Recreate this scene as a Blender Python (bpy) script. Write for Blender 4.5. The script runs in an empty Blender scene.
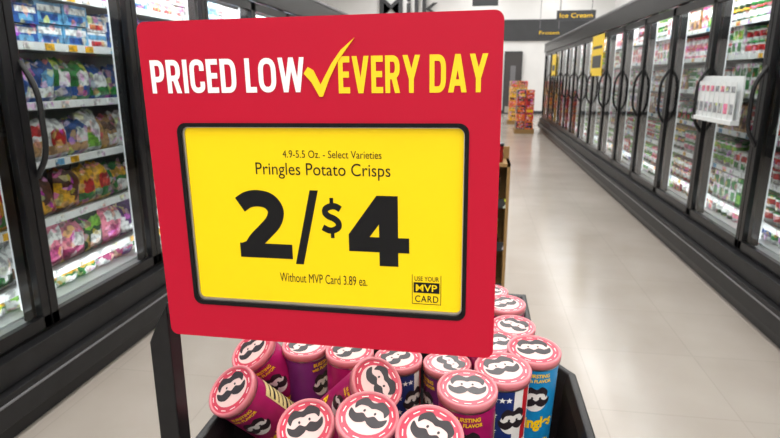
import bpy, bmesh, math, random
from mathutils import Vector, Matrix
random.seed(7)
sc = bpy.context.scene
sc.view_settings.view_transform = 'Standard'
COL = sc.collection

# ---------------------------------------------------------------- materials
def mat(name, col, rough=0.5, metal=0.0, noise=0.0, nscale=40.0, emis=None, estr=0.0, bump=0.0, spec=0.5):
    m = bpy.data.materials.new(name); m.use_nodes = True
    nt = m.node_tree; b = nt.nodes['Principled BSDF']
    b.inputs['Base Color'].default_value = (*col, 1)
    b.inputs['Roughness'].default_value = rough
    b.inputs['Metallic'].default_value = metal
    b.inputs['Specular IOR Level'].default_value = spec
    if noise > 0 or bump > 0:
        tc = nt.nodes.new('ShaderNodeTexCoord')
        n = nt.nodes.new('ShaderNodeTexNoise'); n.inputs['Scale'].default_value = nscale
        n.inputs['Detail'].default_value = 4
        nt.links.new(tc.outputs['Object'], n.inputs['Vector'])
        if noise > 0:
            r = nt.nodes.new('ShaderNodeValToRGB')
            r.color_ramp.elements[0].position = 0.3; r.color_ramp.elements[1].position = 0.7
            r.color_ramp.elements[0].color = (*[c*(1-noise) for c in col], 1)
            r.color_ramp.elements[1].color = (*[min(1, c*(1+noise)) for c in col], 1)
            nt.links.new(n.outputs['Fac'], r.inputs['Fac'])
            nt.links.new(r.outputs['Color'], b.inputs['Base Color'])
        if bump > 0:
            bp = nt.nodes.new('ShaderNodeBump'); bp.inputs['Strength'].default_value = bump
            bp.inputs['Distance'].default_value = 0.002
            nt.links.new(n.outputs['Fac'], bp.inputs['Height'])
            nt.links.new(bp.outputs['Normal'], b.inputs['Normal'])
    if emis:
        b.inputs['Emission Color'].default_value = (*emis, 1)
        b.inputs['Emission Strength'].default_value = estr
    return m

def srgb(h):
    h = h.lstrip('#'); v = [int(h[i:i+2], 16)/255 for i in (0, 2, 4)]
    return tuple(c/12.92 if c <= .04045 else ((c+.055)/1.055)**2.4 for c in v)

M_red = mat('sign_red', srgb('#b8082c'), 0.4, noise=0.03, nscale=3, spec=.25)
M_yellow = mat('card_yellow', srgb('#f7d400'), 0.45, noise=0.02, nscale=5, spec=.3)
M_black = mat('print_black', (0.006, 0.006, 0.007), 0.5, spec=.2)
M_white = mat('print_white', (0.9, 0.9, 0.9), 0.45)
M_ytext = mat('print_yellow', srgb('#ffd010'), 0.45)
M_blkpl = mat('black_plastic', (0.010, 0.010, 0.011), 0.4, bump=0.15, nscale=300, spec=.35)
M_blkgl = mat('black_edge', (0.006, 0.006, 0.007), 0.5, spec=.15)
M_blkmet = mat('black_powdercoat', (0.008, 0.008, 0.009), 0.45, noise=0.2, nscale=60, spec=.3)
M_silver = mat('brushed_silver', (0.5, 0.47, 0.42), 0.35, 1.0)
M_frame = mat('freezer_black', (0.007, 0.007, 0.008), 0.3, noise=0.2, nscale=8, spec=.3)
M_bump = mat('bumper_rubber', (0.010, 0.010, 0.011), 0.45, noise=0.25, nscale=10, spec=.3)
M_grey = mat('bumper_grey', (0.16, 0.16, 0.17), 0.4)
M_int = mat('freezer_interior', (0.4, 0.42, 0.43), 0.5, noise=0.03, nscale=5)
M_rail = mat('shelf_rail', (0.70, 0.73, 0.73), 0.35, noise=0.04, nscale=30)
M_led = mat('led_tube', (.5, .52, .54), 0.5, emis=(0.93, 0.98, 1.0), estr=.3)
M_wall = mat('wall_paint', (0.80, 0.80, 0.79), 0.7, noise=0.03, nscale=2)
M_ceil = mat('ceiling_paint', (0.8, 0.8, 0.8), 0.8, noise=0.03, nscale=2)
M_char = mat('charcoal_paint', (0.04, 0.042, 0.045), 0.6, noise=0.1, nscale=3)
M_card = mat('cardboard_brown', srgb('#8a6a3c'), 0.7, noise=0.1, nscale=20)
M_cream = mat('label_cream', srgb('#d8c98a'), .4, noise=.05, nscale=60)

def glass():
    m = bpy.data.materials.new('door_glass'); m.use_nodes = True
    nt = m.node_tree; nt.nodes.clear()
    o = nt.nodes.new('ShaderNodeOutputMaterial'); mx = nt.nodes.new('ShaderNodeMixShader')
    t = nt.nodes.new('ShaderNodeBsdfTransparent'); g = nt.nodes.new('ShaderNodeBsdfGlossy')
    t.inputs['Color'].default_value = (0.93, 0.96, 0.95, 1)
    g.inputs['Roughness'].default_value = 0.03
    f = nt.nodes.new('ShaderNodeFresnel'); f.inputs['IOR'].default_value = 1.38
    nt.links.new(f.outputs[0], mx.inputs[0]); nt.links.new(t.outputs[0], mx.inputs[1])
    nt.links.new(g.outputs[0], mx.inputs[2]); nt.links.new(mx.outputs[0], o.inputs[0])
    return m
M_glass = glass()

def vcol(name, rough=0.4):
    m = bpy.data.materials.new(name); m.use_nodes = True
    nt = m.node_tree; b = nt.nodes['Principled BSDF']; b.inputs['Roughness'].default_value = rough
    L = nt.links.new
    a = nt.nodes.new('ShaderNodeVertexColor'); a.layer_name = 'Col'
    tc = nt.nodes.new('ShaderNodeTexCoord')
    n = nt.nodes.new('ShaderNodeTexNoise'); n.inputs['Scale'].default_value = 34; n.inputs['Detail'].default_value = 5
    r = nt.nodes.new('ShaderNodeValToRGB')
    r.color_ramp.elements[0].position = .40; r.color_ramp.elements[0].color = (.25, .25, .27, 1)
    r.color_ramp.elements[1].position = .54; r.color_ramp.elements[1].color = (1, 1, 1, 1)
    vo = nt.nodes.new('ShaderNodeTexVoronoi'); vo.inputs['Scale'].default_value = 30
    sw = nt.nodes.new('ShaderNodeMath'); sw.operation = 'GREATER_THAN'; sw.inputs[1].default_value = .72
    sp = nt.nodes.new('ShaderNodeSeparateColor')
    mul = nt.nodes.new('ShaderNodeMath'); mul.operation = 'MULTIPLY'; mul.inputs[1].default_value = .5
    m1 = nt.nodes.new('ShaderNodeMixRGB'); mx = nt.nodes.new('ShaderNodeMixRGB'); mx.blend_type = 'MULTIPLY'; mx.inputs[0].default_value = 0.75
    L(tc.outputs['Object'], n.inputs['Vector']); L(tc.outputs['Object'], vo.inputs['Vector'])
    L(n.outputs['Fac'], r.inputs[0]); L(vo.outputs['Color'], sp.inputs[0]); L(sp.outputs[0], sw.inputs[0]); L(sw.outputs[0], mul.inputs[0])
    L(mul.outputs[0], m1.inputs[0]); L(a.outputs['Color'], m1.inputs[1]); L(vo.outputs['Color'], m1.inputs[2])
    L(m1.outputs[0], mx.inputs[1]); L(r.outputs[0], mx.inputs[2]); L(mx.outputs[0], b.inputs['Base Color'])
    return m
M_pack = vcol('package_print')

# ---------------------------------------------------------------- mesh accumulator
class Acc:
    def __init__(s): s.v = []; s.f = []; s.m = []; s.c = []; s.mats = []; s.sm = []
    def mi(s, m):
        if m not in s.mats: s.mats.append(m)
        return s.mats.index(m)
    def face(s, idx, m, c=(1, 1, 1), smooth=False):
        s.f.append(idx); s.m.append(s.mi(m)); s.c.append(c); s.sm.append(smooth)
    def box(s, x0, x1, y0, y1, z0, z1, m, c=(1, 1, 1)):
        if x0 > x1: x0, x1 = x1, x0
        b = len(s.v)
        s.v += [(x0,y0,z0),(x1,y0,z0),(x1,y1,z0),(x0,y1,z0),(x0,y0,z1),(x1,y0,z1),(x1,y1,z1),(x0,y1,z1)]
        for q in ((0,3,2,1),(4,5,6,7),(0,1,5,4),(1,2,6,5),(2,3,7,6),(3,0,4,7)):
            s.face([b+i for i in q], m, c)
    def prism(s, pts, y0, y1, m):   # pts in xz, ccw seen from -y
        b = len(s.v); n = len(pts)
        s.v += [(x, y0, z) for x, z in pts] + [(x, y1, z) for x, z in pts]
        s.face([b+i for i in range(n)], m); s.face([b+n+i for i in reversed(range(n))], m)
        for i in range(n):
            j = (i+1) % n; s.face([b+j, b+i, b+n+i, b+n+j], m)
    def lathe(s, prof, n, mfun, cx=0, cy=0, cz=0, cap0=True, cap1=True, smooth=True, cfun=None):
        b = len(s.v)
        for r, z in prof:
            for i in range(n):
                a = 2*math.pi*i/n
                s.v.append((cx+r*math.cos(a), cy+r*math.sin(a), cz+z))
        for k in range(len(prof)-1):
            for i in range(n):
                j = (i+1) % n
                s.face([b+k*n+i, b+k*n+j, b+(k+1)*n+j, b+(k+1)*n+i], mfun(k, i), cfun(k, i) if cfun else (1,1,1), smooth)
        if cap0: s.face([b+i for i in reversed(range(n))], mfun(0, 0), cfun(0,0) if cfun else (1,1,1))
        if cap1: s.face([b+(len(prof)-1)*n+i for i in range(n)], mfun(len(prof)-2, 0), cfun(len(prof)-2,0) if cfun else (1,1,1))
    def mesh(s, me, m, xf):
        b = len(s.v); s.v += [tuple(xf(v.co)) for v in me.vertices]
        for p in me.polygons: s.face([b+i for i in p.vertices], m)
    def data(s, name):
        me = bpy.data.meshes.new(name); me.from_pydata(s.v, [], s.f)
        for m in s.mats: me.materials.append(m)
        me.polygons.foreach_set('material_index', s.m)
        me.polygons.foreach_set('use_smooth', s.sm)
        at = me.color_attributes.new('Col', 'FLOAT_COLOR', 'CORNER')
        buf = []
        for f, c in zip(s.f, s.c): buf += [c[0], c[1], c[2], 1.0]*len(f)
        at.data.foreach_set('color', buf)
        me.update(); return me
    def obj(s, name, parent=None, bevel=0):
        o = bpy.data.objects.new(name, s.data(name)); COL.objects.link(o)
        if parent: o.parent = parent
        if bevel:
            bv = o.modifiers.new('bevel', 'BEVEL'); bv.width = bevel; bv.segments = 2; bv.limit_method = 'ANGLE'
        return o
def empty(name, loc=(0, 0, 0)):
    e = bpy.data.objects.new(name, None); e.location = loc; COL.objects.link(e); return e

_tc = {}
def textmesh(txt, offset=0.0, space=1.0):
    k = (txt, offset, space)
    if k in _tc: return _tc[k]
    cu = bpy.data.curves.new('t', 'FONT'); cu.body = txt; cu.offset = offset; cu.resolution_u = 5
    cu.space_character = space
    o = bpy.data.objects.new('t', cu); COL.objects.link(o)
    dg = bpy.context.evaluated_depsgraph_get(); dg.update()
    me = bpy.data.meshes.new_from_object(o.evaluated_get(dg))
    bpy.data.objects.remove(o)
    xs = [v.co.x for v in me.vertices]; ys = [v.co.y for v in me.vertices]
    _tc[k] = (me, min(xs), max(xs), min(ys), max(ys)); return _tc[k]
def text_flat(acc, txt, x0, x1, z0, z1, y, m, offset=0.0, space=1.0):
    me, a, b, c, d = textmesh(txt, offset, space)
    acc.mesh(me, m, lambda co: (x0+(co.x-a)/(b-a)*(x1-x0), y, z0+(co.y-c)/(d-c)*(z1-z0)))

def smoothpts(P, n=5, closed=True):
    out = []; N = len(P); V = [Vector(q) for q in P]
    rng = range(N) if closed else range(N-1)
    for i in rng:
        if closed: p0, p1, p2, p3 = [V[(i+k-1) % N] for k in range(4)]
        else: p0, p1, p2, p3 = V[max(i-1, 0)], V[i], V[i+1], V[min(i+2, N-1)]
        for j in range(n):
            t = j/n
            out.append(0.5*((2*p1)+(p2-p0)*t+(2*p0-5*p1+4*p2-p3)*t*t+(3*p1-3*p2+p3-p0)*t*t*t))
    if not closed: out.append(V[-1])
    return [(p.x, p.y) for p in out]

# ---- stroked sans lettering (signage face)
def stroke(acc, pts, t, xf, y, m, closed=False):
    V = [Vector(q) for q in pts]; n = len(V); L = []; Rr = []
    for i in range(n):
        if closed: a_, c_ = V[i-1], V[(i+1) % n]
        else: a_, c_ = V[max(i-1, 0)], V[min(i+1, n-1)]
        d1 = (V[i]-a_); d2 = (c_-V[i])
        if d1.length < 1e-9: d1 = d2
        if d2.length < 1e-9: d2 = d1
        d1 = d1.normalized(); d2 = d2.normalized()
        n1 = Vector((-d1.y, d1.x)); n2 = Vector((-d2.y, d2.x)); mm_ = n1+n2
        mm_ = mm_/max(mm_.length_squared/2, .35)
        L.append(V[i]+mm_*t/2); Rr.append(V[i]-mm_*t/2)
    b = len(acc.v)
    for q in L+Rr:
        X, Z = xf(q.x, q.y); acc.v.append((X, y, Z))
    for i in range(n if closed else n-1):
        j = (i+1) % n; acc.face([b+i, b+n+i, b+n+j, b+j], m)
def rp(pts, r, n=7, closed=False):
    V = [Vector(q) for q in pts]; N = len(V); out = []
    for i in range(N):
        if not closed and i in (0, N-1): out.append(tuple(V[i])); continue
        p0, p1, p2 = V[i-1], V[i], V[(i+1) % N]
        a_ = p1+(p0-p1).normalized()*min(r, (p0-p1).length*.5); c_ = p1+(p2-p1).normalized()*min(r, (p2-p1).length*.5)
        for k in range(n+1):
            u = k/n; q = a_*(1-u)**2+p1*2*u*(1-u)+c_*u*u; out.append((q.x, q.y))
    return out
def par(xa, xb, w, h, z0=0.0, z1=1.0): return [(xa-w/2, z0*h), (xa+w/2, z0*h), (xb+w/2, z1*h), (xb-w/2, z1*h)]
def glyph(ch, h, t):
    a = t/2; d = t*1.08
    if ch == 'P': w = .50*h; return w, [([(a, 0), (a, h)], 0), (rp([(a, h-a), (w-a, h-a), (w-a, h*.42), (a, h*.42)], .24*h), 0)], []
    if ch == 'R': w = .52*h; return w, [([(a, 0), (a, h)], 0), (rp([(a, h-a), (w-a-.02*h, h-a), (w-a-.02*h, h*.45), (a, h*.45)], .22*h), 0)], [par(w-d*.55, w*.55, d, h, 0, .46)]
    if ch == 'I': return t, [([(a, 0), (a, h)], 0)], []
    if ch == 'C': w = .52*h; return w, [(rp([(w-a, h*.66), (w-a, h-a), (a, h-a), (a, a), (w-a, a), (w-a, h*.34)], .25*h), 0)], []
    if ch == 'E': w = .41*h; return w, [([(a, 0), (a, h)], 0), ([(a, h-a), (w, h-a)], 0), ([(a, h*.51), (w*.93, h*.51)], 0), ([(a, a), (w, a)], 0)], []
    if ch == 'D': w = .55*h; return w, [([(a, 0), (a, h)], 0), (rp([(a, h-a), (w-a, h-a), (w-a, a), (a, a)], .28*h), 0)], []
    if ch == 'L': w = .38*h; return w, [([(a, 0), (a, h)], 0), ([(a, a), (w, a)], 0)], []
    if ch == 'O': w = .60*h; return w, [(rp([(a, a), (w-a, a), (w-a, h-a), (a, h-a)], .30*h, closed=True), 1)], []
    if ch == 'W': w = .88*h; e = t*.95; return w, [], [par(w*.27, e/2, e, h), par(w*.27, w*.5, e, h), par(w*.73, w*.5, e, h), par(w*.73, w-e/2, e, h)]
    if ch == 'V': w = .60*h; return w, [], [par(w*.5, d/2, d, h), par(w*.5, w-d/2, d, h)]
    if ch == 'A': w = .62*h; return w, [([(w*.22, h*.26), (w*.78, h*.26)], 0)], [par(d/2, w*.5, d, h), par(w-d/2, w*.5, d, h)]
    if ch == 'Y': w = .60*h; return w, [([(w*.5, 0), (w*.5, h*.46)], 0)], [par(w*.5, d/2, d, h, .38, 1), par(w*.5, w-d/2, d, h, .38, 1)]
    return .16*h, [], []
def heavy_text(acc, txt, x0, x1, z0, z1, y, m, tfrac=.172, gapf=.075):
    X = 0; items = []
    for ch in txt:
        w, st, pl = glyph(ch, 1.0, tfrac); items.append((X, st, pl)); X += w+gapf
    X -= gapf; k = (x1-x0)/X
    for ox, st, pl in items:
        xf = lambda u, v, ox=ox: (x0+(ox+u)*k, z0+v*(z1-z0))
        for i, (pts, cl) in enumerate(st): stroke(acc, pts, tfrac, xf, y-.00002*i, m, bool(cl))
        for i, P in enumerate(pl):
            b = len(acc.v)
            for u, v in P: q = xf(u, v); acc.v.append((q[0], y-.00003*(i+1), q[1]))
            acc.face([b, b+1, b+2, b+3], m)

# ---------------------------------------------------------------- camera
p = math.radians(14.25); ps = math.radians(8.8); H = 1.5
fwd = Vector((-math.sin(ps)*math.cos(p), math.cos(ps)*math.cos(p), -math.sin(p)))
right = Vector((math.cos(ps), math.sin(ps), 0)); up = right.cross(fwd)
cd = bpy.data.cameras.new('camera'); cam = bpy.data.objects.new('camera', cd); COL.objects.link(cam)
cd.lens = 26; cd.sensor_width = 36; cd.clip_start = 0.02
R = Matrix((right, up, -fwd)).transposed()
cam.matrix_world = Matrix.Translation((0, 0, H)) @ R.to_4x4()
cd.dof.use_dof = True; cd.dof.focus_distance = 0.64; cd.dof.aperture_fstop = 13
sc.camera = cam

# ---------------------------------------------------------------- room shell
XL, XR, YB, YF, ZC = -7.0, 5.0, -8.0, 24.0, 5.2
def slab(name, x0, x1, y0, y1, z0, z1, m):
    a = Acc(); a.box(x0, x1, y0, y1, z0, z1, m); return a.obj(name)
def floor_mat():
    m = bpy.data.materials.new('polished_floor'); m.use_nodes = True
    nt = m.node_tree; b = nt.nodes['Principled BSDF']
    tc = nt.nodes.new('ShaderNodeTexCoord')
    n1 = nt.nodes.new('ShaderNodeTexNoise'); n1.inputs['Scale'].default_value = 1.2; n1.inputs['Detail'].default_value = 6
    n2 = nt.nodes.new('ShaderNodeTexNoise'); n2.inputs['Scale'].default_value = 60; n2.inputs['Detail'].default_value = 3
    r = nt.nodes.new('ShaderNodeValToRGB')
    r.color_ramp.elements[0].position = .3; r.color_ramp.elements[0].color = (*srgb('#9f968c'), 1)
    r.color_ramp.elements[1].position = .7; r.color_ramp.elements[1].color = (*srgb('#aea69d'), 1)
    br = nt.nodes.new('ShaderNodeTexBrick'); br.offset = 0; br.inputs['Scale'].default_value = 1.0
    br.inputs['Brick Width'].default_value = 0.61; br.inputs['Row Height'].default_value = 0.61
    br.inputs['Mortar Size'].default_value = 0.003
    br.inputs['Color1'].default_value = (1, 1, 1, 1); br.inputs['Color2'].default_value = (.97, .97, .97, 1)
    br.inputs['Mortar'].default_value = (.88, .88, .88, 1)
    mx = nt.nodes.new('ShaderNodeMixRGB'); mx.blend_type = 'MULTIPLY'; mx.inputs[0].default_value = 1
    mr = nt.nodes.new('ShaderNodeMapRange'); mr.inputs['To Min'].default_value = 0.15; mr.inputs['To Max'].default_value = 0.24
    L = nt.links.new
    for x in (n1, n2, br): L(tc.outputs['Object'], x.inputs['Vector'])
    L(n1.outputs['Fac'], r.inputs[0]); L(r.outputs[0], mx.inputs[1]); L(br.outputs['Color'], mx.inputs[2])
    L(mx.outputs[0], b.inputs['Base Color']); L(n2.outputs['Fac'], mr.inputs['Value']); L(mr.outputs[0], b.inputs['Roughness'])
    b.inputs['Specular IOR Level'].default_value = .55
    return m
slab('floor', XL, XR, YB, YF, -0.1, 0, floor_mat())
slab('ceiling', XL, XR, YB, YF, ZC, ZC+0.1, M_ceil)
slab('wall_left', XL-0.1, XL, YB, YF, 0, ZC, M_wall)
slab('wall_right', XR, XR+0.1, YB, YF, 0, ZC, M_wall)
slab('wall_front', XL, XR, YB-0.1, YB, 0, ZC, M_wall)
slab('wall_back', XL, XR, YF, YF+0.1, 0, ZC, M_wall)
slab('trim_1', XL, XR, YF-0.08, YF, 2.85, 3.65, M_char)
slab('baseboard_back', XL, XR, YF-0.03, YF, 0, 0.12, M_char)
M_door = mat('door_dark', (.05, .045, .045), .5)
a = Acc(); a.box(.95, 1.65, YF-0.17, YF-.10, 0.0, 2.45, M_char)
a.box(1.0, 1.6, YF-.19, YF-.17, 0.02, 2.38, M_door); a.box(1.2, 1.4, YF-.2, YF-.19, 1.3, 1.9, M_grey); a.box(1.04, 1.56, YF-.2, YF-.19, .05, .3, M_silver)
a.obj('door_1')
a = Acc(); text_flat(a, 'Milk', -4.12, -1.72, 3.86, 4.56, 0, M_char, 0.008)
o = a.obj('department_letters'); o.location = (0, YF-0.15, 0)
sm = o.modifiers.new('s', 'SOLIDIFY'); sm.thickness = .03

LP = 108
FY = (-5.5, -1.0, 3.5, 8.0, 12.5, 17.0, 21.5)
for yy in FY:
    for xx in (-3.2, 0.0, 3.0):
        ld = bpy.data.lights.new('ceiling_light', 'AREA'); ld.shape = 'RECTANGLE'; ld.size = 0.5; ld.size_y = 3.6
        ld.energy = LP*(.75 if yy > 15 else 1); ld.color = (1.0, 0.985, 0.965)
        lo = bpy.data.objects.new('ceiling_light', ld); lo.location = (xx, yy, ZC-0.14); COL.objects.link(lo)
a = Acc()
for yy in FY:
    for xx in (-3.2, 0.0, 3.0): a.box(xx-.28, xx+.28, yy-1.85, yy+1.85, ZC-.12, ZC, M_rail)
a.obj('ceiling_light_housings')

# ---------------------------------------------------------------- freezers
SH = [0.53, 0.80, 1.085, 1.37, 1.65, 1.90]
G = {k: srgb(v) for k, v in dict(w='#e2e6e5', b='#1a4c94', lb='#5f9cc4', g='#147a2c', dg='#0e4420', r='#b81018', y='#e8b010',
     o='#e06418', t='#b08650', p='#b02c70', pu='#4a1e6a', br='#56290f', cy='#188898', lg='#7cc03c', pk='#e08098', gr='#989ca0', k='#1a1c20').items()}
def pillow(acc, X, s, cy, z0, w, h, t, cols, tilt, flop=0.0):
    n = 8; b = len(acc.v); ph = random.uniform(0, 6)
    for layer in (0, 1):
        for i in range(n+1):
            for j in range(n+1):
                u = -1+2*i/n; v = -1+2*j/n
                bl = (1-u**4)*(1-v**4)*(1+.18*math.sin(5*u+ph)*math.cos(4*v+ph))
                d = -t*bl if layer == 0 else t*.3*bl
                yy = u*w/2*(1-.06*(1-v*v)); zz = (v+1)*h/2*(1-.05*math.cos(3*u+ph))
                acc.v.append((s*(X+d+zz*flop), cy+yy+zz*tilt, z0+zz*(1-abs(flop)*.3)+.005*math.sin(9*u+ph)*(v+1)))
    pat = random.randint(0, 2)
    for layer in (0, 1):
        for i in range(n):
            for j in range(n):
                q = [b+layer*(n+1)**2+i*(n+1)+j, b+layer*(n+1)**2+(i+1)*(n+1)+j, b+layer*(n+1)**2+(i+1)*(n+1)+j+1, b+layer*(n+1)**2+i*(n+1)+j+1]
                c = cols[0]
                if pat == 0:
                    if 1 <= i <= 6 and j in (5, 6): c = cols[1]
                    if j in (1, 2, 3) and 1 < i < 6: c = cols[2]
                elif pat == 1:
                    if j < 3: c = cols[2]
                    if 2 <= i <= 5 and 3 <= j <= 5: c = cols[1]
                else:
                    if i+j < 6: c = cols[1]
                    if i > 4 and j < 3: c = cols[2]
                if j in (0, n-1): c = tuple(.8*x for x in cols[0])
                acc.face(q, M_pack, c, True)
def carton(acc, X, s, cy, z0, w, h, dep, cols):
    y0, y1 = cy-w/2, cy+w/2
    acc.box(s*X, s*(X+dep), y0, y1, z0, z0+h, M_pack, cols[0])
    acc.box(s*(X-.0015), s*X, y0+w*.08, y1-w*.08, z0+h*.55, z0+h*.85, M_pack, cols[1])
    acc.box(s*(X-.0015), s*X, y0+w*.2, y1-w*.2, z0+h*.15, z0+h*.45, M_pack, cols[2])
def tub(acc, X, s, cy, z0, w, h, cols):
    prof = [(w*.40, 0), (w*.43, h*.3), (w*.46, h*.7), (w*.47, h*.84), (w*.5, h*.85), (w*.5, h)]
    acc.lathe(prof, 12, lambda k, i: M_pack, s*(X+w/2), cy, z0, cfun=lambda k, i: [cols[0], cols[1], cols[0], cols[2], cols[2]][k])

def freezer(name, s, xf, y0, y1, seams, handle_off, prod_name, prodfun, lightw):
    par = empty(name, (s*xf, (y0+y1)/2, 0))
    inv = Matrix.Translation((-s*xf, -(y0+y1)/2, 0))
    def fin(acc, nm, bevel=0):
        o = acc.obj(nm, par, bevel); o.matrix_parent_inverse = inv; return o
    X = lambda d: s*(xf+d)
    a = Acc()
    a.box(X(.62), X(.70), y0, y1, 0, 2.36, M_int); a.box(X(0.0), X(.7), y0, y1, 2.12, 2.36, M_frame)
    a.box(X(.02), X(.7), y0, y1, 0.05, .40, M_int)
    a.box(X(0), X(.7), y0-.05, y0, 0, 2.36, M_frame); a.box(X(0), X(.7), y1, y1+.05, 0, 2.36, M_frame)
    fin(a, 'cabinet')
    a = Acc()
    a.box(X(-.06), X(0), y0-.05, y1+.05, 2.12, 2.36, M_frame); a.box(X(-.07), X(-.06), y0-.05, y1+.05, 2.33, 2.36, M_grey)
    a.box(X(-.02), X(.03), y0-.05, y1+.05, .02, .36, M_frame)
    a.box(X(-.08), X(-.02), y0-.05, y1+.05, .24, .35, M_bump)
    a.box(X(-.115), X(-.02), y0-.05, y1+.05, .10, .235, M_bump)
    a.box(X(-.12), X(-.115), y0-.05, y1+.05, .195, .207, M_grey)
    a.box(X(-.06), X(-.02), y0-.05, y1+.05, 0, .09, M_frame)
    fin(a, 'bumper_and_header', .006)
    a = Acc(); gl = Acc()
    ys = [y0]+seams+[y1]
    for i in range(len(ys)-1):
        ya, yb = ys[i]+.003, ys[i+1]-.003
        for q in ((ya, ya+.047), (yb-.047, yb)): a.box(X(-.035), X(0), q[0], q[1], .37, 2.11, M_frame)
        a.box(X(-.035), X(0), ya, yb, .37, .43, M_frame); a.box(X(-.035), X(0), ya, yb, 2.04, 2.11, M_frame)
        b = len(gl.v); x = X(-.018)
        gl.v += [(x, ya+.03, .41), (x, yb-.03, .41), (x, yb-.03, 2.07), (x, ya+.03, 2.07)]
        gl.face([b, b+1, b+2, b+3] if s < 0 else [b+3, b+2, b+1, b], M_glass)
    fin(a, 'door_frames', .003); fin(gl, 'door_glass')
    a = Acc(); le = Acc()
    for y in [y0+.05]+seams+[y1-.05]:
        a.box(X(.02), X(.07), y-.046, y+.046, .4, 2.12, M_frame)
        le.box(X(.072), X(.082), y-.042, y-.01, .45, 2.08, M_led); le.box(X(.072), X(.082), y+.01, y+.042, .45, 2.08, M_led)
    fin(a, 'mullions'); fin(le, 'led_strips')
    a = Acc()
    for z in SH:
        a.box(X(.15), X(.62), y0, y1, z-.02, z-.008, M_rail)
        a.box(X(.135), X(.15), y0, y1, z-.03, z+.008, M_rail)
        y = y0+.1
        while y < y1-.1:
            a.box(X(.131), X(.135), y, y+.06, z-.027, z+.005, M_pack, random.choice([G['w'], G['w'], G['y'], G['lb'], G['w']]))
            y += random.uniform(.1, .25)
    a.box(X(.1), X(.62), y0, y1, .40, .41, M_rail)
    fin(a, 'shelves')
    for y in seams:
        cu = bpy.data.curves.new('door_handle', 'CURVE'); cu.dimensions = '3D'; cu.bevel_depth = .013; cu.bevel_resolution = 3
        sp = cu.splines.new('BEZIER'); P = [(-.03, 1.06), (-.085, 1.16), (-.095, 1.30), (-.085, 1.45), (-.03, 1.56)]
        sp.bezier_points.add(len(P)-1)
        for bp_, (d, z) in zip(sp.bezier_points, P):
            bp_.co = (X(d), y+handle_off, z); bp_.handle_left_type = bp_.handle_right_type = 'AUTO'
        ho = bpy.data.objects.new('door_handle', cu); COL.objects.link(ho); cu.materials.append(M_blkpl)
        ho.parent = par; ho.matrix_parent_inverse = inv
    # light bars: one under the header, one low behind the sill
    for (dx, zz_, dirz, en) in ((.04, 2.08, -.9, lightw), (.05, .45, .9, lightw*.28)):
        ld = bpy.data.lights.new('case_light', 'AREA'); ld.shape = 'RECTANGLE'; ld.size = y1-y0-.1; ld.size_y = .04; ld.energy = en; ld.color = (.95, .99, 1)
        lo = bpy.data.objects.new('case_light', ld); COL.objects.link(lo)
        d = Vector((s*.5, 0, dirz)).normalized(); xx = Vector((0, 1, 0)); zz = -d; yy_ = zz.cross(xx)
        lo.matrix_world = Matrix.Translation((X(dx), (y0+y1)/2, zz_)) @ Matrix((xx, yy_, zz)).transposed().to_4x4()
        lo.parent = par; lo.matrix_parent_inverse = inv
    pa = Acc()
    for r, z in enumerate([.41]+SH): prodfun(pa, r, z, xf+.16, s, y0+.05, y1-.05)
    pa.obj(prod_name)
    return par

def left_prod(acc, r, z, X, s, y0, y1):
    pal = [[('lg','w','g'),('g','y','w'),('p','w','pu'),('g','w','y')],
           [('g','w','r'),('lg','w','g'),('pk','w','p'),('dg','lg','w'),('pu','w','pk'),('w','g','dg')],
           [('g','y','w'),('dg','g','r'),('r','w','y'),('r','y','k'),('g','w','b'),('br','y','r'),('y','r','g')],
           [('t','w','b'),('w','t','g'),('w','lg','g'),('t','br','w'),('b','w','t'),('w','r','t')],
           [('b','lb','w'),('lg','w','dg'),('b','w','g'),('g','w','b'),('r','w','g')],
           [('lb','w','b'),('b','w','lb'),('w','b','lb'),('w','lb','r'),('w','b','r')],
           [('w','lb','b'),('w','pk','r'),('lb','w','b')]][r]
    y = y0+.06
    while y < y1-.12:
        c = [G[k] for k in random.choice(pal)]
        w = random.uniform(.15, .2)
        for _ in range(random.choice([1, 1, 2])):
            h = min(random.uniform(.18, .23), .18 if r == 6 else .235) if r else .1
            if r in (5, 6):
                for q in range(2): carton(acc, X+random.uniform(0, .02), s, y+w/2, z+q*h*.47, w*.96, h*.45, .25, c)
            else:
                pillow(acc, X+.05, s, y+w/2, z, w*1.06, h, .05, c, random.uniform(-.22, .22), random.uniform(-.05, .15))
                pillow(acc, X+.12, s, y+w/2+.05, z, w*1.1, h*1.02, .05, c, random.uniform(-.2, .2), .05)
            y += w*.92
            if y > y1-.15: break
def right_prod(acc, r, z, X, s, y0, y1):
    pal = [('w','g','r'),('g','w','lg'),('w','r','g'),('lg','w','g'),('r','w','k'),('w','b','r'),('pk','w','r'),('dg','w','y'),('w','pk','g'),('t','w','br'),('w','lg','g'),('w','g','g'),('w','r','r'),('g','w','r')]
    y = y0+.04
    while y < y1-.12:
        c = [G[k] for k in random.choice(pal)]
        kind = random.random(); n = random.choice([2, 3, 4])
        w = random.uniform(.095, .12); hh = .1 if r == 0 else (.18 if r == 6 else random.choice([.14, .2, .22]))
        for _ in range(n):
            if y > y1-.12: break
            if kind < .6:
                h1 = .1
                tub(acc, X, s, y+w/2, z, w*.96, h1, c); tub(acc, X+.13, s, y+w/2, z, w*.96, h1, c)
                if r and r < 7:
                    tub(acc, X, s, y+w/2, z+h1, w*.96, h1*.95, c); tub(acc, X+.13, s, y+w/2, z+h1, w*.96, h1*.95, c)
            else:
                carton(acc, X, s, y+w/2, z, w*.93, hh, .3, c)
            y += w
freezer('glass_door_freezer', -1, 1.97, -0.53, 12.97, [-0.53+.9*i for i in range(1, 15)], .05, 'frozen_food_packages', left_prod, 88)
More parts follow.
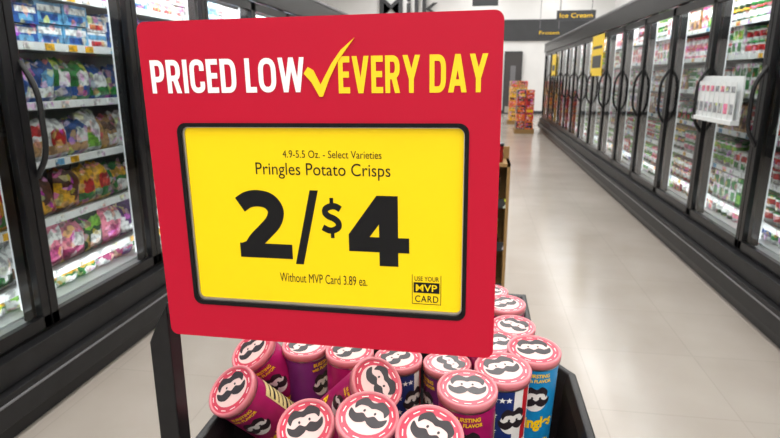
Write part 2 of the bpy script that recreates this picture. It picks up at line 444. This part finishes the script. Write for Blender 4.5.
freezer('glass_door_freezer', 1, 1.80, 0.17, 16.7, [0.17+.95*i for i in range(1, 17)], -.02, 'frozen_food_tubs', right_prod, 100)

# freezer signage
M_post = mat('poster_yellow', srgb('#e8c51c'), .5, noise=.04, nscale=9)
a = Acc(); a.box(1.752, 1.758, 8.9, 9.75, 1.5, 2.1, M_post); a.box(1.749, 1.752, 9.0, 9.65, 1.62, 1.8, M_blkpl); a.box(1.749,1.752,9.0,9.65,1.9,1.94,M_blkpl)
a.obj('door_poster')
a = Acc(); a.box(1.752, 1.758, 14.2, 14.9, 1.5, 2.0, M_post); a.box(1.749, 1.752, 14.3, 14.8, 1.62, 1.75, M_blkpl)
a.obj('door_poster')
a = Acc()
a.box(1.70, 1.758, 4.2, 4.93, 1.17, 1.20, M_rail); a.box(1.748, 1.758, 4.2, 4.93, 1.2, 1.5, M_rail)
for i in range(8):
    y = 4.22+i*.09
    a.box(1.715, 1.72, y, y+.075, 1.2, 1.46, M_rail); a.box(1.712, 1.715, y+.01, y+.065, 1.39, 1.43, M_pack, random.choice([G['gr'], G['pk'], G['gr']]))
    a.box(1.712, 1.715, y+.01, y+.065, 1.24, 1.31, M_pack, random.choice([G['gr'], G['pk'], G['gr']]))
a.obj('leaflet_rack')
def hang(x, y, z, w, h, nm='hanging_aisle_sign', txt=None):
    a = Acc(); a.box(x-w/2, x+w/2, y-.02, y+.02, z, z+h, M_char)
    if txt: text_flat(a, txt, x-w*.42, x+w*.42, z+h*.28, z+h*.72, y-.022, M_ytext)
    else: a.box(x-w/2+.04, x-w/2+w*.5, y-.024, y-.02, z+h*.3, z+h*.7, M_rail)
    for q in (x-w*.4, x+w*.4): a.box(q-.006, q+.006, y-.006, y+.006, z+h, ZC-.001, M_grey)
    a.obj(nm)
hang(2.1, 14.0, 2.72, .85, .22, txt='Ice Cream'); hang(1.75, 16.0, 2.5, .6, .2, txt='Frozen'); hang(.04, 10.0, 2.62, .42, .5)

def display(x0, x1, y0, y1, h, cols):
    a = Acc(); a.box(x0, x1, y0, y1, 0, .12, M_blkpl)
    a.box(x0, x0+.02, y0, y1, .12, h, M_card); a.box(x1-.02, x1, y0, y1, .12, h, M_card); a.box(x0, x1, y1-.02, y1, .12, h+.08, M_card)
    nz = 3; dz = (h-.12)/nz
    for i in range(nz):
        z = .12+i*dz; a.box(x0+.02, x1-.02, y0, y1-.02, z, z+.02, M_card); a.box(x0+.02, x1-.02, y0-.005, y0, z, z+.06, M_pack, G[cols[0]])
        n = int((x1-x0-.05)/.085)
        for k in range(n):
            xx = x0+.06+k*.085
            for yy in (y0+.06, y0+.16):
                cc = [G[random.choice(cols)] for _ in range(3)]
                a.lathe([(.036, 0), (.036, .08), (.036, .16), (.038, .165), (.038, .18)], 14, lambda k, i: M_pack, xx, yy, z+.02, cfun=lambda k, i: [cc[0], cc[1], cc[2], G['k']][k])
    a.box(x0, x1, y0, y1, h-.02, h, M_card)
    for k in range(int((x1-x0)/.09)):
        a.lathe([(.036, 0), (.036, .1), (.038, .105), (.038, .12)], 14, lambda k, i: M_pack, x0+.05+k*.09, y0+.08, h, cfun=lambda k, i: [G['r'], G['k'], G['k']][k])
    a.obj('cardboard_display_stand')
display(-.37, .21, 3.55, 3.8, .97, ['k', 'br', 't', 'y'])
def stack(x0, x1, y0, y1, tiers, cols):
    a = Acc(); a.box(x0-.03, x1+.03, y0-.03, y1+.03, 0, .12, M_card)
    z = .12
    for t_ in range(tiers):
        n = 2; w = (x1-x0)/n
        for k in range(n):
            c = [G[random.choice(cols)] for _ in range(3)]; xx = x0+k*w+.005
            a.box(xx, xx+w-.01, y0, y1, z, z+.2, M_pack, c[0])
            a.box(xx+.02, xx+w-.03, y0-.004, y0, z+.03, z+.1, M_pack, c[1]); a.box(xx+.04, xx+w-.05, y0-.004, y0, z+.125, z+.17, M_pack, c[2])
        z += .205
    a.obj('stacked_snack_boxes')
stack(1.0, 1.45, 15.6, 16.1, 5, ['o', 'y', 'r', 'o', 'k'])
stack(.95, 1.5, 18.6, 19.1, 6, ['y', 't', 'o', 'br'])

# ---------------------------------------------------------------- price sign (local units: metres from lower-left corner)
W, Hs = .3746, .3464
sign = empty('price_sign', (-.3500, .568, 1.2035)); sign.rotation_euler = (0, -.0133, -.0355); sign.scale = (1.001, 1, 1.012)
def rrect(x0, x1, z0, z1, r, n=8):
    out = []
    for cx, cz, a0 in ((x1-r, z1-r, 0), (x0+r, z1-r, 90), (x0+r, z0+r, 180), (x1-r, z0+r, 270)):
        for i in range(n+1):
            a_ = math.radians(a0+90*i/n); out.append((cx+r*math.cos(a_), cz+r*math.sin(a_)))
    return out
def ring(acc, outer, inner, y0, y1, m):
    n = len(outer); b = len(acc.v)
    for y in (y0, y1):
        acc.v += [(x, y, z) for x, z in outer]; acc.v += [(x, y, z) for x, z in inner]
    for i in range(n):
        j = (i+1) % n
        acc.face([b+i, b+n+i, b+n+j, b+j][::-1], m); acc.face([b+2*n+i, b+3*n+i, b+3*n+j, b+2*n+j], m)
        acc.face([b+i, b+j, b+2*n+j, b+2*n+i], m); acc.face([b+n+i, b+n+j, b+3*n+j, b+3*n+i][::-1], m)
fa, fb, fc, fd = .0345, .3450, .0405, .2445
a = Acc(); ring(a, rrect(0, W, 0, Hs, .009), rrect(fa, fb, fc, fd, .010), 0, .004, M_red); a.obj('panel', sign)
a = Acc(); ring(a, rrect(fa, fb, fc, fd, .010), rrect(fa+.0042, fb-.0042, fc+.0045, fd-.0042, .008), -.001, .010, M_blkgl); a.obj('window_frame', sign)
a = Acc(); ring(a, rrect(fa+.0042, fb-.0042, fc+.0045, fd-.0042, .008), rrect(fa+.0070, fb-.0052, fc+.0078, fd-.005, .006), .0015, .010, M_silver); a.obj('card_channel', sign)
a = Acc(); a.prism(rrect(fa+.006, fb-.005, fc+.006, fd-.0045, .006), .003, .010, M_yellow); a.obj('price_card', sign)
mm = lambda *q: [v/1000 for v in q]
a = Acc()
heavy_text(a, 'PRICED LOW', *mm(11, 180.5, 275, 308.5), -.0006, M_white, .165, .08)
heavy_text(a, 'EVERY DAY', *mm(215.5, 361, 273.5, 308.5), -.0006, M_ytext, .165, .08)
ck = [(180,293),(184.5,299),(190,296),(197,282),(209,302),(219,314.5),(233,325.5),(215.5,304),(206.5,288),(199,270.5),(195.5,270.5),(188,284)]
a.prism([(x/1000, z/1000) for x, z in ck][::-1], -.0016, -.0004, M_ytext)
a.obj('headline_print', sign)
a = Acc(); Y = .0027
text_flat(a, '4.9-5.5 Oz. - Select Varieties', *mm(151, 257, 208.8, 216.6), Y, M_black, 0)
text_flat(a, 'Pringles Potato Crisps', *mm(119.8, 266, 186.6, 203.6), Y, M_black, 0)
def num(x0, x1, z0, z1, w, h): return lambda u, v: (x0/1000+u/w*(x1-x0)/1000, z0/1000+v/h*(z1-z0)/1000)
f2 = num(94.0, 156, 98.3, 173.5, 56, 69)
stroke(a, smoothpts([(4, 54), (13, 59.5), (24, 61), (35, 58), (41, 49), (38, 38), (29, 28), (19, 18), (13, 9)], 6, False), 16.5, f2, Y, M_black)
stroke(a, [(1, 7.5), (56, 7.5)], 15, f2, Y-.00005, M_black)
b = len(a.v)
for u, v in [(1, 0), (22, 0), (22, 22), (1, 14)]: a.v.append((f2(u, v)[0], Y-.0001, f2(u, v)[1]))
a.face([b, b+1, b+2, b+3], M_black)
fs = num(159, 189, 93, 175, 28, 77)
b = len(a.v)
for u, v in [(0, 0), (8.5, 0), (27, 77), (18.5, 77)]: a.v.append((fs(u, v)[0], Y, fs(u, v)[1]))
a.face([b, b+1, b+2, b+3], M_black)
fdl = num(189, 215.5, 124, 167.5, 24, 38)
stroke(a, smoothpts([(20.5, 27.5), (16, 30), (11, 30), (6, 27.5), (5.5, 23.5), (9, 20.5), (14, 18.5), (18, 15), (18, 10.5), (13, 7.5), (8, 7.5), (2.5, 10)], 5, False), 6, fdl, Y, M_black)
stroke(a, [(12, 29), (12, 38)], 3.6, fdl, Y-.00005, M_black); stroke(a, [(12, 0), (12, 9)], 3.6, fdl, Y-.00005, M_black)
f4 = num(220, 285, 95.5, 171, 61, 70)
for i, P in enumerate([[(31, 0), (50, 0), (50, 70), (31, 70)], [(0, 14), (61, 14), (61, 29), (0, 29)], [(0, 26), (19, 26), (41, 55), (41, 70), (29, 70), (0, 31)]]):
    b = len(a.v)
    for u, v in P: a.v.append((f4(u, v)[0], Y-.00005*i, f4(u, v)[1]))
    a.face(list(range(b, b+len(P))), M_black)
text_flat(a, 'Without MVP Card 3.89 ea.', *mm(139.5, 239, 72, 82.5), Y, M_black, 0)
text_flat(a, 'USE YOUR', *mm(290.5, 316.5, 81.2, 86.2), Y, M_black, .005)
a.box(.2895, .317, Y-.0002, Y+.0002, .068, .0795, M_black)
text_flat(a, 'MVP', *mm(292, 314.5, 70, 77.6), Y-.0008, M_yellow, .01)
text_flat(a, 'CARD', *mm(291, 316, 57.5, 65), Y, M_black, .01, 1.1)
for x0, x1, z0, z1 in ((287.7, 288.3, 55.5, 88), (318.2, 318.8, 55.5, 88), (287.7, 318.8, 55.2, 55.8)):
    a.box(x0/1000, x1/1000, Y, Y+.0002, z0/1000, z1/1000, M_black)
a.obj('card_print', sign)

# ---------------------------------------------------------------- dump bin and post
rim = [(-.36, .50), (-.36, .70), (-.31, .84), (-.30, 1.22), (.115, 1.22), (.115, .96), (.168, .88), (.168, .50)]
cx, cy = -.1, .85
def inset(P, k): return [(cx+(x-cx)*k, cy+(y-cy)*k) for x, y in P]
binp = empty('dump_bin', (-.1, .85, 0)); binv = Matrix.Translation((.1, -.85, 0))
a = Acc(); n = len(rim)
loops = [(inset(rim, .90), .0), (inset(rim, .985), .985), (inset(rim, 1.03), .985), (inset(rim, 1.035), 1.0), (inset(rim, 1.03), 1.02), (inset(rim, .985), 1.02), (inset(rim, .965), 1.0), (inset(rim, .93), .78)]
for P, z in loops: a.v += [(x, y, z) for x, y in P]
for k in range(len(loops)-1):
    for i in range(n):
        j = (i+1) % n; a.face([k*n+i, k*n+j, (k+1)*n+j, (k+1)*n+i], M_blkpl)
a.face([(len(loops)-1)*n+i for i in range(n)], M_blkpl)
o = a.obj('bin_body', binp, .003); o.matrix_parent_inverse = binv
a = Acc()
a.prism([(-.402, 0), (-.374, 0), (-.374, 1.225), (-.389, 1.20), (-.402, 1.172)], .60, .628, M_blkmet)
a.prism([(-.374, 1.212), (-.02, 1.225), (-.02, 1.245), (-.374, 1.228)], .60, .606, M_blkmet)
a.box(-.16, -.14, .578, .606, 1.22, 1.30, M_blkmet)
a.prism([(-.40, 0), (-.28, 0), (-.28, .012), (-.40, .012)], .5, .75, M_blkmet)
o = a.obj('sign_post', binp, .002); o.matrix_parent_inverse = binv

# ---------------------------------------------------------------- crisp cans
CH, CR = .25, .0365
M_mag = mat('can_magenta', srgb('#9c1458'), .35, noise=.22, nscale=25)
M_mag2 = mat('can_purple', srgb('#5e1440'), .35)
M_plum = mat('can_plum', srgb('#6a2468'), .35, noise=.2, nscale=25)
M_blue = mat('can_blue', srgb('#1585c0'), .35, noise=.12, nscale=25)
M_navy = mat('can_navy', srgb('#1c2f6e'), .35)
M_cred = mat('can_red', srgb('#c01c28'), .35)
M_cwh = mat('can_white', srgb('#e8e4e0'), .35)
M_lidr = mat('lid_rim', srgb('#cf7880'), .28)
M_lidp = mat('lid_pink', srgb('#c83850'), .35, noise=.08, nscale=50)
M_face = mat('lid_face', srgb('#e2c2bd'), .35, noise=.06, nscale=40)
M_hair = mat('hair_print', (.02, .014, .018), .4)
M_can_sil = mat('can_tin', (.6, .6, .6), .3, 1.0)
HAIR = smoothpts([(-.66, .22), (-.74, .56), (-.42, .90), (-.02, .76), (.35, .93), (.76, .60), (.68, .22), (.52, .44), (.2, .50), (0, .44), (-.2, .50), (-.50, .46)])
MOU = smoothpts([(0, -.02), (.28, .14), (.60, .02), (.92, .20), (.86, -.22), (.48, -.46), (.14, -.36), (0, -.24), (-.14, -.36), (-.48, -.46), (-.86, -.22), (-.92, .20), (-.60, .02), (-.28, .14)])
def ell(x, y, rx, ry, n=20): return [(x+rx*math.cos(2*math.pi*i/n), y+ry*math.sin(2*math.pi*i/n)) for i in range(n)]
def flat_poly(acc, pts, z, m, k):
    b = len(acc.v); acc.v += [(x*k, y*k, z) for x, y in pts]; acc.face([b+i for i in range(len(pts))], m)
def wrap(acc, src, m, R, ang0, zc, sx_, sz_):
    bm = bmesh.new()
    if isinstance(src, list): bm.faces.new([bm.verts.new((x, y, 0)) for x, y in src])
    else: bm.from_mesh(src)
    for v in bm.verts: v.co.x *= sx_; v.co.y *= sz_
    xs = [v.co.x for v in bm.verts]; x = min(xs)
    bmesh.ops.triangulate(bm, faces=bm.faces[:])
    while x < max(xs):
        bmesh.ops.bisect_plane(bm, geom=bm.verts[:]+bm.edges[:]+bm.faces[:], plane_co=(x, 0, 0), plane_no=(1, 0, 0)); x += .0045
    b = len(acc.v); bm.verts.index_update()
    for v in bm.verts:
        t = ang0+v.co.x/R; acc.v.append((R*math.sin(t), -R*math.cos(t), zc+v.co.y))
    for f in bm.faces: acc.face([b+v.index for v in f.verts], m, smooth=False)
    bm.free()
def wtext(a, txt, m, R, ang, z, width, hk=1.1, off=.03):
    w1 = textmesh(txt, off); c3 = w1[0].copy()
    for v in c3.vertices: v.co.x -= (w1[1]+w1[2])/2; v.co.y -= (w1[3]+w1[4])/2
    k_ = width/(w1[2]-w1[1]); wrap(a, c3, m, R, ang, z, k_, k_*hk)
SQ = [(-.5, -.5), (.5, -.5), (.5, .5), (-.5, .5)]
def make_can(kind):
    a = Acc(); N = 48
    ps_ = [(CR*.94, .002), (CR+.0006, 0), (CR+.0006, .005), (CR, .006), (CR, .06), (CR, .13), (CR, .236)]
    def mf(k, i):
        if k < 3: return M_can_sil
        if kind == 'flag':
            if k == 5 and (24 <= i < 36 or i < 12): return M_navy
            return M_cred if (i//3) % 2 else M_cwh
        if kind == 'blue': return M_blue
        if kind == 'plum': return M_plum
        return M_mag2 if (k == 3) else M_mag
    a.lathe(ps_, N, mf, cap1=False)
    a.lathe([(CR, .236), (CR+.001, .237), (CR+.001, .2395)], N, lambda k, i: M_can_sil, cap0=False, cap1=False)
    a.lathe([(CR+.001, .2395), (CR+.0022, .2398), (CR+.0022, .249), (CR+.0008, CH), (CR-.0012, CH), (CR-.0022, .2485)], N, lambda k, i: M_lidr, cap0=False, cap1=False)
    a.lathe([(CR-.0022, .2485), (CR-.006, .2480), (.001, .2480)], N, lambda k, i: M_lidp, cap0=False)
    flat_poly(a, ell(0, 0, .86, .80, 32), .2483, M_face, .031)
    flat_poly(a, HAIR, .2486, M_hair, .029)
    flat_poly(a, MOU, .2486, M_hair, .026)
    for q in (-.26, .26): flat_poly(a, ell(q, .27, .06, .08, 10), .2487, M_hair, .027)
    for q in range(12):   # small print ring around the lid
        t0 = 2*math.pi*q/12; pts = [((1.0+dr)*math.cos(t0+dt), (1.0+dr)*math.sin(t0+dt)) for dr, dt in ((-.04, -.14), (.0, -.14), (.0, .14), (-.04, .14))]
        flat_poly(a, pts, .2488, M_cwh, .0315)
    R1, R2 = CR+.0004, CR+.0008
    wtext(a, 'Pringles', M_ytext if kind != 'flag' else M_white, R2, 0, .146, .064, 1.25, .045)
    if kind != 'flag':
        wtext(a, 'BURSTING', M_ytext, R2, 0, .2285, .034); wtext(a, 'with FLAVOR', M_ytext, R2, 0, .220, .040)
    wrap(a, ell(0, 0, 1, .9, 24), M_cwh, R1, 0, .187, .018, .021)
    wrap(a, HAIR, M_hair, R2, 0, .187, .022, .025)
    wrap(a, MOU, M_hair, R2, 0, .187, .022, .023)
    for q in (-.3, .3): wrap(a, ell(q, .22, .09, .12, 10), M_hair, R2, 0, .187, .019, .019)
    for q in range(5): wrap(a, ell(0, 0, 1, .55, 16), M_card if q % 2 else M_ytext, R1+.00005*q, -.5+q*.25, .10+.01*math.sin(q*2), .012, .014)
    if kind != 'flag':
        for sg in (1.7, 3.6):
            wrap(a, SQ, M_cream, R1, sg, .13, .034, .17)
            for q in range(14): wrap(a, SQ, M_hair, R2, sg, .055+q*.0115, .029, .0028 if q % 3 else .005)
    else:
        for q in range(6):
            for r_ in range(4):
                st = [(math.sin(math.pi*i/5)*(1 if i % 2 == 0 else .42), math.cos(math.pi*i/5)*(1 if i % 2 == 0 else .42)) for i in range(10)]
                t = -1.45+q*.25
                if t < -.62 or r_ == 3 and t < -.15: wrap(a, st[::-1], M_white, R1, t, .148+r_*.025, .005, .005)
                wrap(a, st[::-1], M_white, R1, t+math.pi, .148+r_*.025, .005, .005)
    return a.data('crisp_can_'+kind)
meshes = {k: make_can(k) for k in ('magenta', 'plum', 'flag', 'blue')}
def can(kind, lid, ax=(0, 0, 1), spin=0.0):
    ax = Vector(ax).normalized(); lid = Vector(lid)
    y = (Vector((0, 1, 0))-ax*ax.y).normalized(); x = y.cross(ax)
    Rm = Matrix((x, y, ax)).transposed().to_4x4() @ Matrix.Rotation(spin, 4, 'Z')
    o = bpy.data.objects.new('crisp_can', meshes[kind]); COL.objects.link(o)
    o.matrix_world = Matrix.Translation(lid-ax*CH) @ Rm
    return o
cans = [
 ('magenta', (-.350, .790, 1.070), (-.38, -.45, .80), .3),
 ('plum', (-.272, .830, 1.065), (0, -.05, 1), 1.1),
 ('magenta', (-.190, .805, 1.074), (.02, -.05, 1), .9),
 ('flag',    (-.1126, .812, 1.064), (0, -.04, 1), .9),
 ('plum', (-.0345, .820, 1.057), (0, 0, 1), -1.0),
 ('magenta', (-.1235, .689, 1.088), (.54, -.45, .71), -.5),
 ('magenta', (-.338, .682, 1.062), (-.35, -.55, .76), .2),
 ('magenta', (-.2076, .619, 1.06), (-.10, -.50, .86), .35),
 ('magenta', (-.119, .589, 1.102), (.05, -.32, .94), -.25),
 ('plum', (-.0403, .552, 1.112), (.1, -.38, .92), -.4),
 ('magenta', (-.001, .652, 1.115), (0, -.12, 1), .05),
 ('flag',    (.046, .710, 1.115), (.02, -.10, 1), .45),
 ('blue',    (.093, .772, 1.115), (.03, -.10, 1), .15),
 ('magenta', (.040, .840, 1.09), (0, -.05, 1), .2),
 ('magenta', (.073, .926, 1.08), (0, -.08, 1), -.5),
 ('magenta', (.064, 1.026, 1.08), (0, -.05, 1), .6),
 ('magenta', (.036, 1.113, 1.07), (0, 0, 1), 0),
]
for c_ in cans: can(*c_)
for c_ in [((-.13, .93, .83), (1, .1, 0)), ((.10, .60, .83), (1, 0, 0)), ((-.10, .70, .83), (1, .05, 0)), ((.1, 1.0, .83), (1, .2, 0))]:
    can('magenta', c_[0], c_[1], 1.2)

wd = bpy.data.worlds.new('world'); sc.world = wd; wd.use_nodes = True
wd.node_tree.nodes['Background'].inputs[0].default_value = (.9, .95, 1, 1); wd.node_tree.nodes['Background'].inputs[1].default_value = .5
